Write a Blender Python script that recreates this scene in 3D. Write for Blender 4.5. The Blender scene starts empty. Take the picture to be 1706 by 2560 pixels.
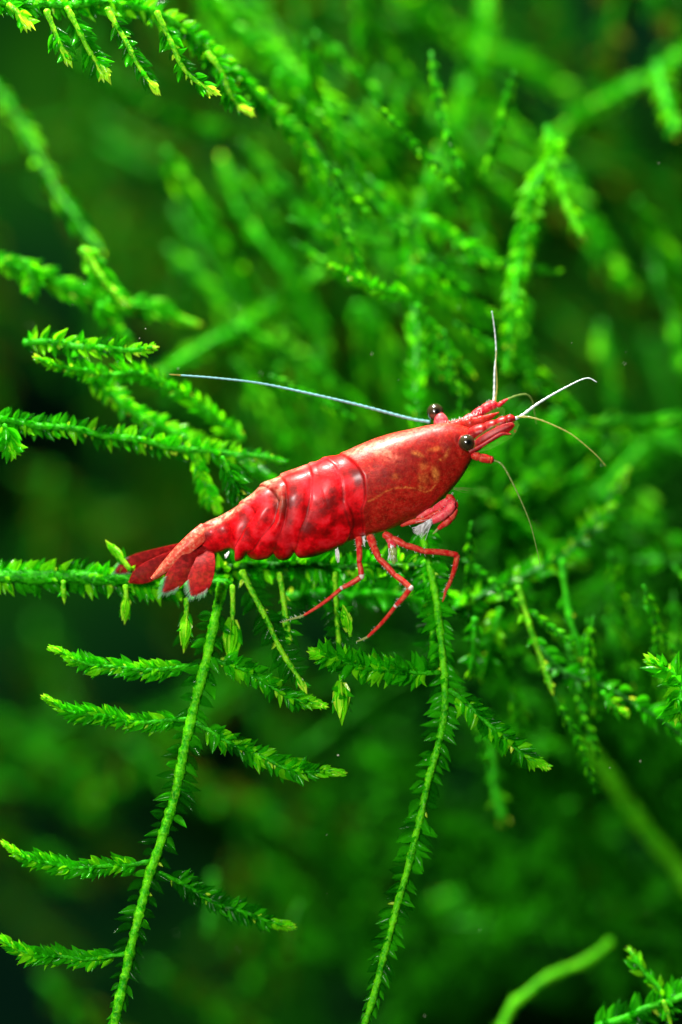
import bpy, math, random
import numpy as np
from mathutils import Vector, Matrix

random.seed(11)
rng = np.random.default_rng(5)
sc = bpy.context.scene
C = sc.collection

# ------------------------------------------------------------------ camera, light, exposure
# one Blender unit is one centimetre; the shrimp is about 2.3 cm long and lies round y = 0
sc.unit_settings.system = 'METRIC'
sc.unit_settings.scale_length = 0.01
CAM_D = 25.0
PX = 435.0                                    # photograph pixels for one centimetre at the shrimp
WID = 1706.0 / PX
cam_data = bpy.data.cameras.new('camera')
cam = bpy.data.objects.new('camera', cam_data)
C.objects.link(cam)
cam.location = (0, -CAM_D, 0)
cam.rotation_euler = (math.radians(90), 0, 0)
cam_data.sensor_fit = 'HORIZONTAL'
cam_data.sensor_width = 36.0
cam_data.lens = 36.0 * CAM_D / WID
cam_data.clip_start = 0.1
cam_data.clip_end = 500
cam_data.dof.use_dof = True
cam_data.dof.focus_distance = CAM_D - 0.08
APERTURE = 1.18                               # lens opening in centimetres
cam_data.dof.aperture_fstop = cam_data.lens * 0.001 / APERTURE
sc.camera = cam

world = bpy.data.worlds.new('World')
sc.world = world
world.use_nodes = True
wb = world.node_tree.nodes['Background']
wb.inputs['Color'].default_value = (0.10, 0.26, 0.12, 1)
wb.inputs['Strength'].default_value = 0.05


def area(name, loc, target, size, power, col):
    l = bpy.data.lights.new(name, 'AREA')
    l.shape = 'DISK'
    l.size = size
    l.energy = power
    l.color = col
    o = bpy.data.objects.new(name, l)
    o.location = loc
    o.rotation_euler = (Vector(target) - Vector(loc)).to_track_quat('-Z', 'Y').to_euler()
    C.objects.link(o)
    return o


area('tank_lamp', (-3.5, 0.0, 17.0), (0, 1.0, 0), 2.2, 14000, (1.0, 0.97, 0.88))
area('front_lamp', (-6.0, -18.0, 4.5), (0, 0, -0.3), 2.4, 4100, (1.0, 0.97, 0.92))

sc.view_settings.view_transform = 'Standard'
sc.view_settings.look = 'None'
sc.view_settings.gamma = 1.0
sc.view_settings.exposure = 0.0
sc.cycles.use_denoising = True
sc.cycles.max_bounces = 8
sc.cycles.transparent_max_bounces = 24
sc.cycles.sample_clamp_indirect = 4.0


# ------------------------------------------------------------------ helpers
def P(x, y, d=0.0):
    """a place given by its photograph pixel and its depth d behind the shrimp"""
    k = (CAM_D + d) / CAM_D
    return np.array([(x - 853.0) / PX * k, d, (1280.0 - y) / PX * k])


QS = 1706.0 / 1568.0


def Q(x, y, d=0.0):
    return P(x * QS, y * QS, d)


def smooth_path(pts, step):
    """Catmull-Rom through pts, resampled about every step; extra columns are carried along"""
    p = np.asarray(pts, float)
    if len(p) == 2:
        p = np.vstack([p[0], (p[0] + p[1]) / 2, p[1]])
    e = np.vstack([2 * p[0] - p[1], p, 2 * p[-1] - p[-2]])
    out = []
    for i in range(1, len(e) - 2):
        a, b, c, d = e[i - 1], e[i], e[i + 1], e[i + 2]
        for t in np.linspace(0, 1, 12, endpoint=False):
            out.append(0.5 * (2 * b + (c - a) * t + (2 * a - 5 * b + 4 * c - d) * t * t + (3 * b - a - 3 * c + d) * t ** 3))
    out.append(e[-2])
    out = np.array(out)
    s = np.concatenate([[0], np.cumsum(np.linalg.norm(np.diff(out[:, :3], axis=0), axis=1))])
    n = max(3, int(s[-1] / step) + 1)
    q = np.linspace(0, s[-1], n)
    return np.stack([np.interp(q, s, out[:, k]) for k in range(out.shape[1])], 1), q


def frames(path):
    t = np.gradient(path, axis=0)
    t /= np.linalg.norm(t, axis=1)[:, None] + 1e-12
    ref = np.array([0, 1.0, 0])
    l = np.cross(t, ref)
    bad = np.linalg.norm(l, axis=1) < 1e-3
    l[bad] = np.cross(t[bad], np.array([0, 0, 1.0]))
    l /= np.linalg.norm(l, axis=1)[:, None]
    n = np.cross(l, t)
    return t, l, n


class MB:
    def __init__(self):
        self.v = []; self.f = []; self.m = []; self.n = 0

    def add(self, v, f, m=0):
        v = np.asarray(v, float)
        self.v.append(v)
        off = self.n
        for q in f:
            self.f.append(tuple(i + off for i in q)); self.m.append(m)
        self.n += len(v)

    def tube(self, path, rad, sides=8, m=0, flat=1.0, jit=0.0):
        path = np.asarray(path, float)
        t, l, n = frames(path)
        k = len(path)
        a = np.linspace(0, 2 * math.pi, sides, endpoint=False)
        rad = np.broadcast_to(np.asarray(rad, float), (k,))
        r = rad[:, None] * np.ones(sides)[None]
        if jit:
            r = r * (1 + jit * rng.uniform(-1, 1, r.shape))
        v = path[:, None, :] + r[..., None] * (np.cos(a)[None, :, None] * l[:, None, :] + flat * np.sin(a)[None, :, None] * n[:, None, :])
        v = v.reshape(-1, 3)
        f = []
        for i in range(k - 1):
            for j in range(sides):
                j2 = (j + 1) % sides
                f.append((i * sides + j, i * sides + j2, (i + 1) * sides + j2, (i + 1) * sides + j))
        v = np.vstack([v, path[0] - t[0] * rad[0] * 0.5, path[-1] + t[-1] * rad[-1] * 0.7])
        c0, c1 = k * sides, k * sides + 1
        for j in range(sides):
            j2 = (j + 1) % sides
            f.append((c0, j2, j))
            f.append((c1, (k - 1) * sides + j, (k - 1) * sides + j2))
        self.add(v, f, m)

    def mesh(self, name, mats, origin=(0, 0, 0), smooth=True):
        me = bpy.data.meshes.new(name)
        v = (np.vstack(self.v) if self.v else np.zeros((0, 3))) - np.asarray(origin)
        me.from_pydata(v.tolist(), [], self.f)
        for mt in mats:
            me.materials.append(mt)
        me.polygons.foreach_set('material_index', self.m)
        me.polygons.foreach_set('use_smooth', [smooth] * len(self.f))
        me.update()
        return me


def link(name, me, parent=None, loc=(0, 0, 0)):
    o = bpy.data.objects.new(name, me)
    C.objects.link(o)
    o.location = loc
    if parent is not None:
        o.parent = parent
    return o


def tag(o, label, cat=None, group=None, kind=None):
    o['label'] = label
    if cat: o['category'] = cat
    if group: o['group'] = group
    if kind: o['kind'] = kind
    return o


def empty(name, loc):
    o = bpy.data.objects.new(name, None)
    o.empty_display_size = 0.1
    C.objects.link(o)
    o.location = loc
    return o


# ------------------------------------------------------------------ materials
class NT:
    def __init__(self, name):
        self.mat = bpy.data.materials.new(name)
        self.mat.use_nodes = True
        self.t = self.mat.node_tree
        self.t.nodes.clear()
        self.out = self.t.nodes.new('ShaderNodeOutputMaterial')

    def n(self, typ, props=None, **ins):
        nd = self.t.nodes.new(typ)
        for k, v in (props or {}).items():
            setattr(nd, k, v)
        for k, v in ins.items():
            key = int(k[1:]) if k[0] == 'i' and k[1:].isdigit() else k.replace('_', ' ')
            sock = nd.inputs[key]
            if isinstance(v, bpy.types.NodeSocket):
                self.t.links.new(v, sock)
            else:
                sock.default_value = v
        return nd

    def ramp(self, fac, stops):
        nd = self.t.nodes.new('ShaderNodeValToRGB')
        cr = nd.color_ramp
        while len(cr.elements) < len(stops):
            cr.elements.new(0.5)
        for e, (p, c) in zip(cr.elements, stops):
            e.position = p
            e.color = (*c, 1) if len(c) == 3 else c
        self.t.links.new(fac, nd.inputs[0])
        return nd.outputs[0]

    def mix(self, fac, a, b, blend='MIX'):
        nd = self.t.nodes.new('ShaderNodeMix')
        nd.data_type = 'RGBA'
        nd.blend_type = blend
        for s, v in ((nd.inputs[0], fac), (nd.inputs[6], a), (nd.inputs[7], b)):
            if isinstance(v, bpy.types.NodeSocket):
                self.t.links.new(v, s)
            else:
                s.default_value = v if not isinstance(v, tuple) or len(v) == 4 else (*v, 1)
        return nd.outputs[2]

    def math(self, op, a, b=0.0, clamp=False):
        nd = self.t.nodes.new('ShaderNodeMath')
        nd.operation = op
        nd.use_clamp = clamp
        for s, v in ((nd.inputs[0], a), (nd.inputs[1], b)):
            if isinstance(v, bpy.types.NodeSocket):
                self.t.links.new(v, s)
            else:
                s.default_value = v
        return nd.outputs[0]

    def surf(self, sock):
        self.t.links.new(sock, self.out.inputs['Surface'])
        return self.mat


def noise(nt, scale, detail=3.0, vec=None, rough=0.55):
    if vec is None:
        vec = nt.n('ShaderNodeNewGeometry').outputs['Position']
    return nt.n('ShaderNodeTexNoise', Vector=vec, Scale=scale, Detail=detail, Roughness=rough).outputs['Fac']


def leaf_mat(name, dark, light, transp, transl, spec=0.26, rough=0.16):
    nt = NT(name)
    f = noise(nt, 7.0, 2.0)
    col = nt.ramp(f, [(0.30, dark), (0.72, light)])
    fine = noise(nt, 70.0, 2.0)
    col = nt.mix(nt.math('MULTIPLY', fine, 0.5), col, tuple(min(1, c * 1.7) for c in light))
    bump = nt.n('ShaderNodeBump', Strength=0.35, Distance=0.004, Height=fine).outputs[0]
    pb = nt.n('ShaderNodeBsdfPrincipled', Base_Color=col, Roughness=rough, Normal=bump)
    pb.inputs['Specular IOR Level'].default_value = spec
    tcol = nt.mix(1.0, col, (1.9, 1.6, 1.0, 1), 'MULTIPLY')
    tr = nt.n('ShaderNodeBsdfTranslucent', Color=tcol)
    tp = nt.n('ShaderNodeBsdfTransparent', Color=(0.42, 0.92, 0.26, 1))
    m1 = nt.n('ShaderNodeMixShader', i0=transl, i1=pb.outputs[0], i2=tr.outputs[0])
    m2 = nt.n('ShaderNodeMixShader', i0=transp, i1=m1.outputs[0], i2=tp.outputs[0])
    return nt.surf(m2.outputs[0])


def stem_mat(name, dark, light, sub=0.5):
    nt = NT(name)
    pos = nt.n('ShaderNodeNewGeometry').outputs['Position']
    f = noise(nt, 16.0, 4.0, pos, .65)
    col = nt.ramp(f, [(0.30, tuple(c * .6 for c in dark)), (0.42, dark), (0.64, light)])
    g = noise(nt, 60.0, 2.0, pos)
    col = nt.mix(nt.ramp(g, [(0.45, (0, 0, 0)), (0.75, (0.6, 0.6, 0.6))]), col, tuple(min(1, c * 1.6 + 0.02) for c in light))
    bump = nt.n('ShaderNodeBump', Strength=0.9, Distance=0.010, Height=g).outputs[0]
    pb = nt.n('ShaderNodeBsdfPrincipled', Base_Color=col, Roughness=0.35, Normal=bump)
    pb.inputs['Specular IOR Level'].default_value = .10
    pb.inputs['Subsurface Weight'].default_value = sub
    pb.inputs['Subsurface Radius'].default_value = (0.5, 1.0, 0.1)
    pb.inputs['Subsurface Scale'].default_value = 0.03
    tr = nt.n('ShaderNodeBsdfTranslucent', Color=col)
    m1 = nt.n('ShaderNodeMixShader', i0=0.25, i1=pb.outputs[0], i2=tr.outputs[0])
    return nt.surf(m1.outputs[0])


M_LEAF = leaf_mat('moss_leaf_green', (0.006, 0.18, 0.002), (0.045, 0.52, 0.005), 0.26, 0.52)
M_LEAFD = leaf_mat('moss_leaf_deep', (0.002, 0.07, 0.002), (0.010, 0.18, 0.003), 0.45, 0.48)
M_YOUNG = leaf_mat('moss_leaf_lime', (0.04, 0.44, 0.003), (0.22, 0.84, 0.008), 0.12, 0.50)
M_TIP = leaf_mat('moss_leaf_tip', (0.20, 0.70, 0.008), (0.66, 0.92, 0.06), 0.04, 0.50)
M_STEM = stem_mat('moss_stem_green', (0.010, 0.27, 0.002), (0.05, 0.56, 0.004))
M_STEMY = stem_mat('moss_stem_lime', (0.022, 0.46, 0.002), (0.20, 0.95, 0.008))
M_STEMP = stem_mat('moss_stem_pale', (0.05, 0.52, 0.003), (0.36, 0.95, 0.02))
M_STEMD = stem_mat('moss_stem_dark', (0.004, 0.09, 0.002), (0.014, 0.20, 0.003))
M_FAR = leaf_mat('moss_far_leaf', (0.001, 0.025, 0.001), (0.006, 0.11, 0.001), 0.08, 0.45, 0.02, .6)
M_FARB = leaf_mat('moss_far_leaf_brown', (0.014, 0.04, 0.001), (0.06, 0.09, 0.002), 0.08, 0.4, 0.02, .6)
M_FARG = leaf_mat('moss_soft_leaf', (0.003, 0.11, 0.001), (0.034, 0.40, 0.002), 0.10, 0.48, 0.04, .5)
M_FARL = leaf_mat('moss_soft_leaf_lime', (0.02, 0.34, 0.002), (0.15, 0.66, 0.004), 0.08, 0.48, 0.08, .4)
M_FARS = stem_mat('moss_far_stem', (0.004, 0.10, 0.001), (0.022, 0.32, 0.002), 0.2)


# ------------------------------------------------------------------ moss
def leaf_geo(width, cup, droop, hook, stations=6):
    """a pointed moss leaf one unit long along +x, cupped towards +z, with a midrib fold"""
    v, f = [], []
    xs = np.linspace(0, 1, stations)
    for i, x in enumerate(xs):
        w = width * (math.sin(math.pi * min(1, x * 0.93 + 0.10) ** 0.72) ** 0.9) if i < stations - 1 else 0.004
        w = max(w, 0.004)
        zc = -droop * x * x + hook * max(0, x - 0.6) ** 2 * 3
        v += [(x, -w, zc + cup * w * 1.1), (x, -w * 0.5, zc + cup * w * 0.28), (x, 0, zc), (x, w * 0.5, zc + cup * w * 0.28), (x, w, zc + cup * w * 1.1)]
    for i in range(stations - 1):
        for j in range(4):
            a = i * 5 + j
            f.append((a, a + 5, a + 6, a + 1))
    return np.array(v), f


LEAFS = [leaf_geo(0.24, 0.9, 0.10, 0.0), leaf_geo(0.29, 1.1, 0.25, 0.1), leaf_geo(0.21, 0.6, -0.12, 0.2), leaf_geo(0.26, 1.3, 0.40, -0.1)]
BUD = 4
LEAFS.append(leaf_geo(0.20, 1.0, -0.16, 0.0))
LEAFS_LOW = [leaf_geo(0.25, 0.9, 0.15, 0.0, 4)]
LMATS = {'deep': M_LEAFD, 'green': M_LEAF, 'lime': M_YOUNG, 'tip': M_TIP, 'far': M_FAR, 'brown': M_FARB, 'softgreen': M_FARG, 'softlime': M_FARL}
LEAF_ME = {}
for key in ('deep', 'green', 'lime', 'tip'):
    for i, (v, f) in enumerate(LEAFS):
        b = MB(); b.add(v, f)
        LEAF_ME[(key, i)] = b.mesh('leaf_%s_%d' % (key, i), [LMATS[key]])


def leaf_places(path, s, size, gap, r, ang=(38, 62), twist=0.0, bare=0.0, taper=0.22, bud=True, sides=(1, -1), third=0.35, spread=0.35, kinds=('green', 'green', 'deep'), tipkind='lime', bud_size=1.0, sparkle=.07):
    """positions of the leaves: two side rows, some on the faces, closing to a bud at the tip"""
    t, l, n = frames(path)
    L = s[-1]
    out = []

    def at(q):
        i = min(len(s) - 1, max(0, int(np.searchsorted(s, q))))
        c, sn = math.cos(twist), math.sin(twist)
        return path[i], t[i], l[i] * c + n[i] * sn, n[i] * c - l[i] * sn

    q = bare * L + gap * 0.5
    while q < L:
        rest = (L - q) / (taper * L + 1e-9)
        k = min(1.0, 0.38 + 0.62 * rest)
        for sd in sides:
            qq = q + random.uniform(-.3, .3) * gap
            p, T, Lv, N = at(qq)
            a = math.radians(random.uniform(*ang)) * (0.22 + 0.78 * min(1, rest))
            d = math.cos(a) * T + sd * math.sin(a) * Lv + N * random.uniform(-spread, spread) * min(1, .15 + rest)
            nn = N * random.choice((1, 1, -1)) + Lv * sd * -random.uniform(-.2, .7) + T * random.uniform(-.5, .2)
            kind = tipkind if (bud and rest < 0.55) else random.choice(kinds)
            if sparkle and random.random() < sparkle:
                kind = 'tip'; k = .42  # small pale leaf stands in for a glint, highlight given by its colour
            out.append((p + sd * Lv * r * 0.6, d, nn, size * k * random.uniform(.75, 1.2), kind))
        if random.random() < third:
            p, T, Lv, N = at(q)
            sg = random.choice((1, -1))
            a = math.radians(random.uniform(15, 40))
            d = math.cos(a) * T + sg * math.sin(a) * N + Lv * random.uniform(-.5, .5)
            out.append((p + sg * N * r * .6, d, N * -sg + T * .6, size * k * random.uniform(.6, .9), tipkind if (bud and rest < .5) else random.choice(kinds)))
        q += gap * random.uniform(.75, 1.25)
    if bud:
        p, T, Lv, N = at(L)
        for k in range(8):
            ph = k * 2.4 + random.uniform(-.3, .3)
            side = math.cos(ph) * Lv + math.sin(ph) * N
            a = math.radians(random.uniform(0, 9))
            d = math.cos(a) * T + math.sin(a) * side
            out.append((p - T * size * (.75 - .05 * k) * bud_size + side * r * .45, d, -side, size * .9 * bud_size * random.uniform(.85, 1.1), ('tip' if k % 2 else tipkind) + '*'))
    return out


def leaf_matrix(pos, d, nn, size, origin):
    x = d / (np.linalg.norm(d) + 1e-9)
    z = nn - x * np.dot(nn, x)
    ln = np.linalg.norm(z)
    if ln < 1e-4:
        z = np.cross(x, [0.3, 1, 0.2]); ln = np.linalg.norm(z)
    z = z / ln
    y = np.cross(z, x)
    p = pos - origin
    wy = size * random.uniform(.8, 1.1)
    return Matrix(((x[0] * size, y[0] * wy, z[0] * size, p[0]), (x[1] * size, y[1] * wy, z[1] * size, p[1]), (x[2] * size, y[2] * wy, z[2] * size, p[2]), (0, 0, 0, 1)))


def put_leaves(parent, places, origin):
    for pos, d, nn, size, kind in places:
        i = BUD if kind[-1] == '*' else random.randrange(4)
        o = bpy.data.objects.new('leaf', LEAF_ME[(kind.rstrip('*'), i)])
        o.parent = parent
        o.matrix_basis = leaf_matrix(pos, d, nn, size, origin)
        C.objects.link(o)


def join_leaves(mb, places, mats, low=False):
    for pos, d, nn, size, kind in places:
        v, f = LEAFS[BUD] if kind[-1] == '*' else random.choice(LEAFS_LOW if low else LEAFS[:4])
        kind = kind.rstrip('*')
        m = np.array(leaf_matrix(pos, d, nn, size, np.zeros(3)))
        mb.add(v @ m[:3, :3].T + m[:3, 3], f, mats.index(kind))


def stem_path(pts, d, wob=0.006):
    """pts in the photograph's full view; d is one depth or (start, end)"""
    d0, d1 = (d if isinstance(d, tuple) else (d, d))
    n = len(pts)
    w = np.array([Q(x, y, d0 + (d1 - d0) * i / max(1, n - 1)) for i, (x, y) in enumerate(pts)])
    path, s = smooth_path(w, 0.018)
    ph = rng.uniform(0, 6, 6)
    for k in range(3):
        off = wob * np.sin(s * (7 + 5 * k) + ph[k])
        off -= off[0]
        path[:, k] += off * (0.6 if k == 1 else 1)
    return path, s


def stem_mesh(path, s, r0, r1, mat, origin, sides=9, knots=0.22):
    L = s[-1]
    r = r0 + (r1 - r0) * (s / L)
    r = r * (1 + knots * (np.maximum(0, np.sin(s * 52 + rng.uniform(0, 6))) ** 6) + 0.08 * np.sin(s * 23 + 1))
    mb = MB()
    mb.tube(path, r, sides, jit=0.14)
    return mb.mesh('stem', [mat], origin)


def moss(label, stem=None, branches=(), group='moss strands', sharp=True, stem_mat_=None, name='moss_strand', foliage_label=None):
    """a strand: a stem with leaves, and side shoots (parts) with leaves of their own"""
    base_path, base_s = stem_path(stem['pts'], stem['d'], stem.get('wob', .006))
    org = base_path[0]
    root = empty(name, org)
    tag(root, label, 'moss', group)
    allb = [(stem, base_path, base_s, 'stem')]
    for b in branches:
        p, s = stem_path(b['pts'], b['d'], b.get('wob', .006))
        allb.append((b, p, s, 'side_shoot'))
    mats = ['deep', 'green', 'lime', 'tip', 'far', 'brown', 'softgreen', 'softlime']
    soft = (stem['d'][0] if isinstance(stem['d'], tuple) else stem['d']) > .7
    jm = MB()
    todo = []
    for b, p, s, nm in allb:
        r0, r1 = b.get('r', (.022, .016))
        mt = b.get('mat', stem_mat_ or M_STEM)
        me = stem_mesh(p, s, r0, r1, mt, p[0], knots=b.get('knots', .22))
        o = link(nm, me, root, Vector(p[0] - org))
        if b.get('gap') == 0:
            continue
        kw = {k: b[k] for k in ('ang', 'twist', 'bare', 'taper', 'bud', 'sides', 'third', 'spread', 'kinds', 'tipkind', 'bud_size', 'sparkle') if k in b}
        pl = leaf_places(p, s, b.get('size', .085), b.get('gap', .04), r0, **kw)
        if sharp:
            todo += [(q, o, p[0]) for q in pl]
        else:
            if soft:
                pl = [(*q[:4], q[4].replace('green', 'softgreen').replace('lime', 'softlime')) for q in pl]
            join_leaves(jm, pl, mats)
    if sharp:
        todo.sort(key=lambda q: -q[0][3])
        for q, o, og in todo[:300]:
            put_leaves(o, [q], og)
        join_leaves(jm, [q[0] for q in todo[300:]], mats)
    if jm.n:
        me = jm.mesh('foliage', [LMATS[k] for k in mats], org)
        o = link('foliage', me, root)
        o['kind'] = 'stuff'
    return root


def B(pts, d, **k):
    return dict(pts=pts, d=d, **k)


SIDE = dict(r=(.014, .008), size=.084, gap=.016, ang=(24, 48), bare=.08, third=.6, kinds=('green', 'green', 'lime', 'green'), taper=.3)
moss('lime stem with seven side shoots running down from below the tail fan',
     B([(512, 1340), (490, 1430), (468, 1520), (440, 1650), (397, 1830), (350, 1990), (310, 2130), (285, 2230), (258, 2385)], (.10, -.10), r=(.029, .027), size=.105, gap=.055, ang=(48, 78), bare=.06, bud=False, kinds=('deep', 'green', 'deep'), spread=.5, third=.06, mat=M_STEMY),
     [B([(455, 1530), (380, 1536), (290, 1536), (190, 1520), (122, 1492)], (.07, -.02), **SIDE),
      B([(438, 1652), (350, 1662), (250, 1650), (160, 1635), (105, 1608)], (.04, -.10), **SIDE),
      B([(349, 1978), (260, 1992), (160, 1992), (70, 1978), (12, 1940)], (-.02, -.16), **SIDE),
      B([(287, 2193), (200, 2200), (110, 2196), (40, 2180), (-20, 2150)], (-.06, -.16), **SIDE),
      B([(480, 1512), (540, 1530), (610, 1570), (680, 1610), (738, 1622)], (.06, -.06), **{**SIDE, 'size': .088, 'kinds': ('green', 'deep', 'green', 'lime'), 'ang': (32, 60)}),
      B([(448, 1660), (520, 1700), (610, 1745), (700, 1772), (782, 1772)], (.04, -.08), **{**SIDE, 'size': .090, 'kinds': ('green', 'deep', 'green', 'lime'), 'ang': (32, 60)}),
      B([(366, 2005), (430, 2040), (520, 2085), (600, 2112), (670, 2132)], (.0, .14), **{**SIDE, 'kinds': ('deep', 'green', 'deep'), 'ang': (40, 70)})],
     'moss strands below the shrimp')

moss('long curved lime stem hanging below the front legs to the bottom edge',
     B([(968, 1215), (985, 1290), (1008, 1390), (1020, 1500), (1022, 1620), (1010, 1700), (975, 1850), (940, 1980), (890, 2180), (828, 2385)], (.16, -.04), r=(.021, .020), size=.105, gap=.040, ang=(35, 75), bud=False, kinds=('deep', 'green', 'green'), spread=.5, third=.08, mat=M_STEMY),
     [B([(1032, 1585), (1080, 1620), (1130, 1670), (1190, 1725), (1252, 1760)], (.04, -.02), **{**SIDE, 'size': .095, 'gap': .019, 'ang': (35, 60), 'kinds': ('green', 'deep', 'lime')}),
      B([(1010, 1545), (930, 1545), (850, 1535), (780, 1518), (722, 1500)], (.06, -.10), **{**SIDE, 'size': .105, 'gap': .015, 'ang': (45, 75), 'kinds': ('green', 'lime', 'green'), 'third': 1.0, 'spread': .8, 'taper': .15})],
     'moss strands below the shrimp')

moss('sharp moss stem with curled leaves just behind the far front leg',
     B([(975, 1290), (985, 1360), (992, 1440), (992, 1530)], (.30, .26), r=(.020, .018), size=.10, gap=.045, ang=(60, 95), bud=False, kinds=('deep', 'green', 'deep'), mat=M_STEMY, third=.8),
     [], 'moss strands below the shrimp')

PEND = dict(r=(.014, .013), size=.075, gap=.05, ang=(20, 40), bare=.55, third=.3, kinds=('deep', 'green'), tipkind='lime', mat=M_STEMP, bud_size=1.7)
moss('thick leafy moss shoot running level from the edge to behind the tail fan',
     B([(-30, 1328), (80, 1326), (200, 1328), (330, 1338), (440, 1345), (520, 1338)], (.20, .22), r=(.044, .026), size=.095, gap=.020, ang=(45, 80), kinds=('green', 'deep', 'green', 'lime'), third=.9, spread=.7, bud=False),
     [B([(288, 1345), (292, 1380), (289, 1412)], .12, **{**PEND, 'bare': .2}),
      B([(145, 1335), (146, 1372)], .12, **{**PEND, 'bare': .2, 'size': .05}),
      B([(300, 1310), (278, 1282), (258, 1262)], .15, **{**PEND, 'bare': .2}),
      B([(428, 1375), (430, 1420), (427, 1462)], .05, **{**PEND, 'bare': .25, 'size': .10})],
     'moss strands below the shrimp')

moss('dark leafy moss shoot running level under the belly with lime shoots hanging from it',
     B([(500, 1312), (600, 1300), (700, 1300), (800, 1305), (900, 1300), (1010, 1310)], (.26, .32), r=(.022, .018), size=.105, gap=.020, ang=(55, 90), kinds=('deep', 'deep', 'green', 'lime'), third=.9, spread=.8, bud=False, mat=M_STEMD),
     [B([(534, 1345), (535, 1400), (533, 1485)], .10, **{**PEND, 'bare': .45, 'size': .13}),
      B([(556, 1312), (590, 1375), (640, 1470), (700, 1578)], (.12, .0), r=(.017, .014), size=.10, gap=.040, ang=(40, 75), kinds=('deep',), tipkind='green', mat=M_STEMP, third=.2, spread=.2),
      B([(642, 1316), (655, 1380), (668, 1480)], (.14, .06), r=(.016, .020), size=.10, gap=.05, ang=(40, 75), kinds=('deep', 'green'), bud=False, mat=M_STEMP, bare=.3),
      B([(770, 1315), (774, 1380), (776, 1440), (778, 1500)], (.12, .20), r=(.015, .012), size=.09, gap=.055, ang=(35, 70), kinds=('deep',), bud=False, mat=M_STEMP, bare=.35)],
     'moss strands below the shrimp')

moss('small bright bud pointing down below the level side shoot under the legs',
     B([(782, 1550), (784, 1580), (786, 1622)], (.0, -.05), **{**PEND, 'bare': .1, 'size': .12, 'r': (.010, .008)}), [], 'moss strands below the shrimp', name='moss_bud')
moss('lone upright pointed green leaf bud beside the second leg tip',
     B([(806, 1462), (800, 1436), (796, 1412)], (.02, 0), **{**PEND, 'bare': .0, 'size': .08, 'r': (.010, .006), 'gap': .08}), [], 'moss strands below the shrimp', name='moss_bud')

moss('dim leafy moss shoot lying level between the two walking legs',
     B([(650, 1372), (740, 1366), (850, 1366), (950, 1372), (1060, 1385)], (.55, .65), r=(.022, .016), size=.11, gap=.028, ang=(50, 85), kinds=('deep', 'deep', 'green'), third=.8, spread=.7), [], 'moss strands below the shrimp', sharp=False)

moss('leafy moss strand reaching level from the edge towards the middle of the back',
     B([(-25, 962), (60, 975), (150, 985), (240, 1002), (330, 1015), (430, 1035), (540, 1045), (650, 1062)], (.12, .45), r=(.020, .018), size=.080, gap=.024, ang=(50, 80), kinds=('green', 'deep', 'green', 'lime'), third=.7, spread=.5, bud=False),
     [B([(10, 975), (16, 1000), (28, 1040)], .08, **{**SIDE, 'size': .11, 'bare': 0.0}),
      B([(445, 1040), (465, 1105), (495, 1170)], (.4, .5), **{**SIDE, 'mat': M_STEMY}),
      B([(510, 1050), (540, 1105), (565, 1160)], (.2, .2), **{**SIDE, 'size': .11, 'kinds': ('deep', 'deep', 'green')})],
     'moss strands beside the shrimp')

moss('sharp leafy shoot with a pale blunt tip above the bluish antenna end',
     B([(55, 788), (130, 790), (200, 798), (280, 806), (352, 800)], (.35, .15), r=(.020, .014), size=.085, gap=.024, ang=(35, 70), kinds=('green', 'deep', 'lime'), third=.8, spread=.8), [], 'moss strands beside the shrimp')
moss('leafy shoot with a lime tip pointing to the edge below the pale tipped shoot',
     B([(560, 1010), (470, 940), (400, 890), (330, 858), (240, 856), (160, 845), (88, 822)], (.75, .22), r=(.020, .012), size=.080, gap=.024, ang=(30, 60), kinds=('green', 'lime', 'green'), third=.7, spread=.6), [], 'moss strands beside the shrimp', sharp=False)
moss('bright speckled leafy strand slanting down to the back of the shrimp',
     B([(200, 850), (260, 910), (340, 965), (440, 1010), (560, 1070), (640, 1110)], (.55, .75), r=(.022, .016), size=.085, gap=.022, ang=(30, 60), kinds=('lime', 'green', 'green'), third=.8, spread=.8, bud=False), [], 'moss strands beside the shrimp', sharp=False)

TOPP = dict(r=(.017, .011), size=.085, gap=.032, ang=(25, 55), bare=.12, third=.2, kinds=('deep', 'deep', 'green'), tipkind='tip', mat=M_STEMP, bud_size=1.25)
moss('leafy moss strand along the top edge with lime shoots hanging like a comb',
     B([(-40, -8), (60, 8), (160, 8), (260, 4), (340, 22), (410, 60), (480, 120), (550, 180), (620, 240)], (-.05, .75), r=(.024, .020), size=.085, gap=.022, ang=(45, 80), kinds=('green', 'deep', 'green', 'lime'), third=.9, spread=.7, bud=False),
     [B([(106, 22), (125, 70), (142, 105), (160, 135)], (-.06, -.1), **{**TOPP, 'bare': .3, 'size': .09}),
      B([(153, 16), (180, 65), (205, 120), (236, 170)], (-.06, -.1), **{**TOPP, 'size': .095}),
      B([(246, 18), (280, 75), (315, 140), (357, 208)], (-.02, -.1), **TOPP),
      B([(360, 26), (392, 90), (428, 160), (496, 208)], (.0, -.02), **TOPP),
      B([(476, 120), (510, 170), (535, 225), (575, 258)], (.3, .3), **{**TOPP, 'kinds': ('green',)}),
      B([(18, 10), (40, 30), (62, 55)], (-.06, -.1), **{**TOPP, 'bare': 0, 'kinds': ('green', 'lime')})],
     'moss strands along the top')

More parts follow.
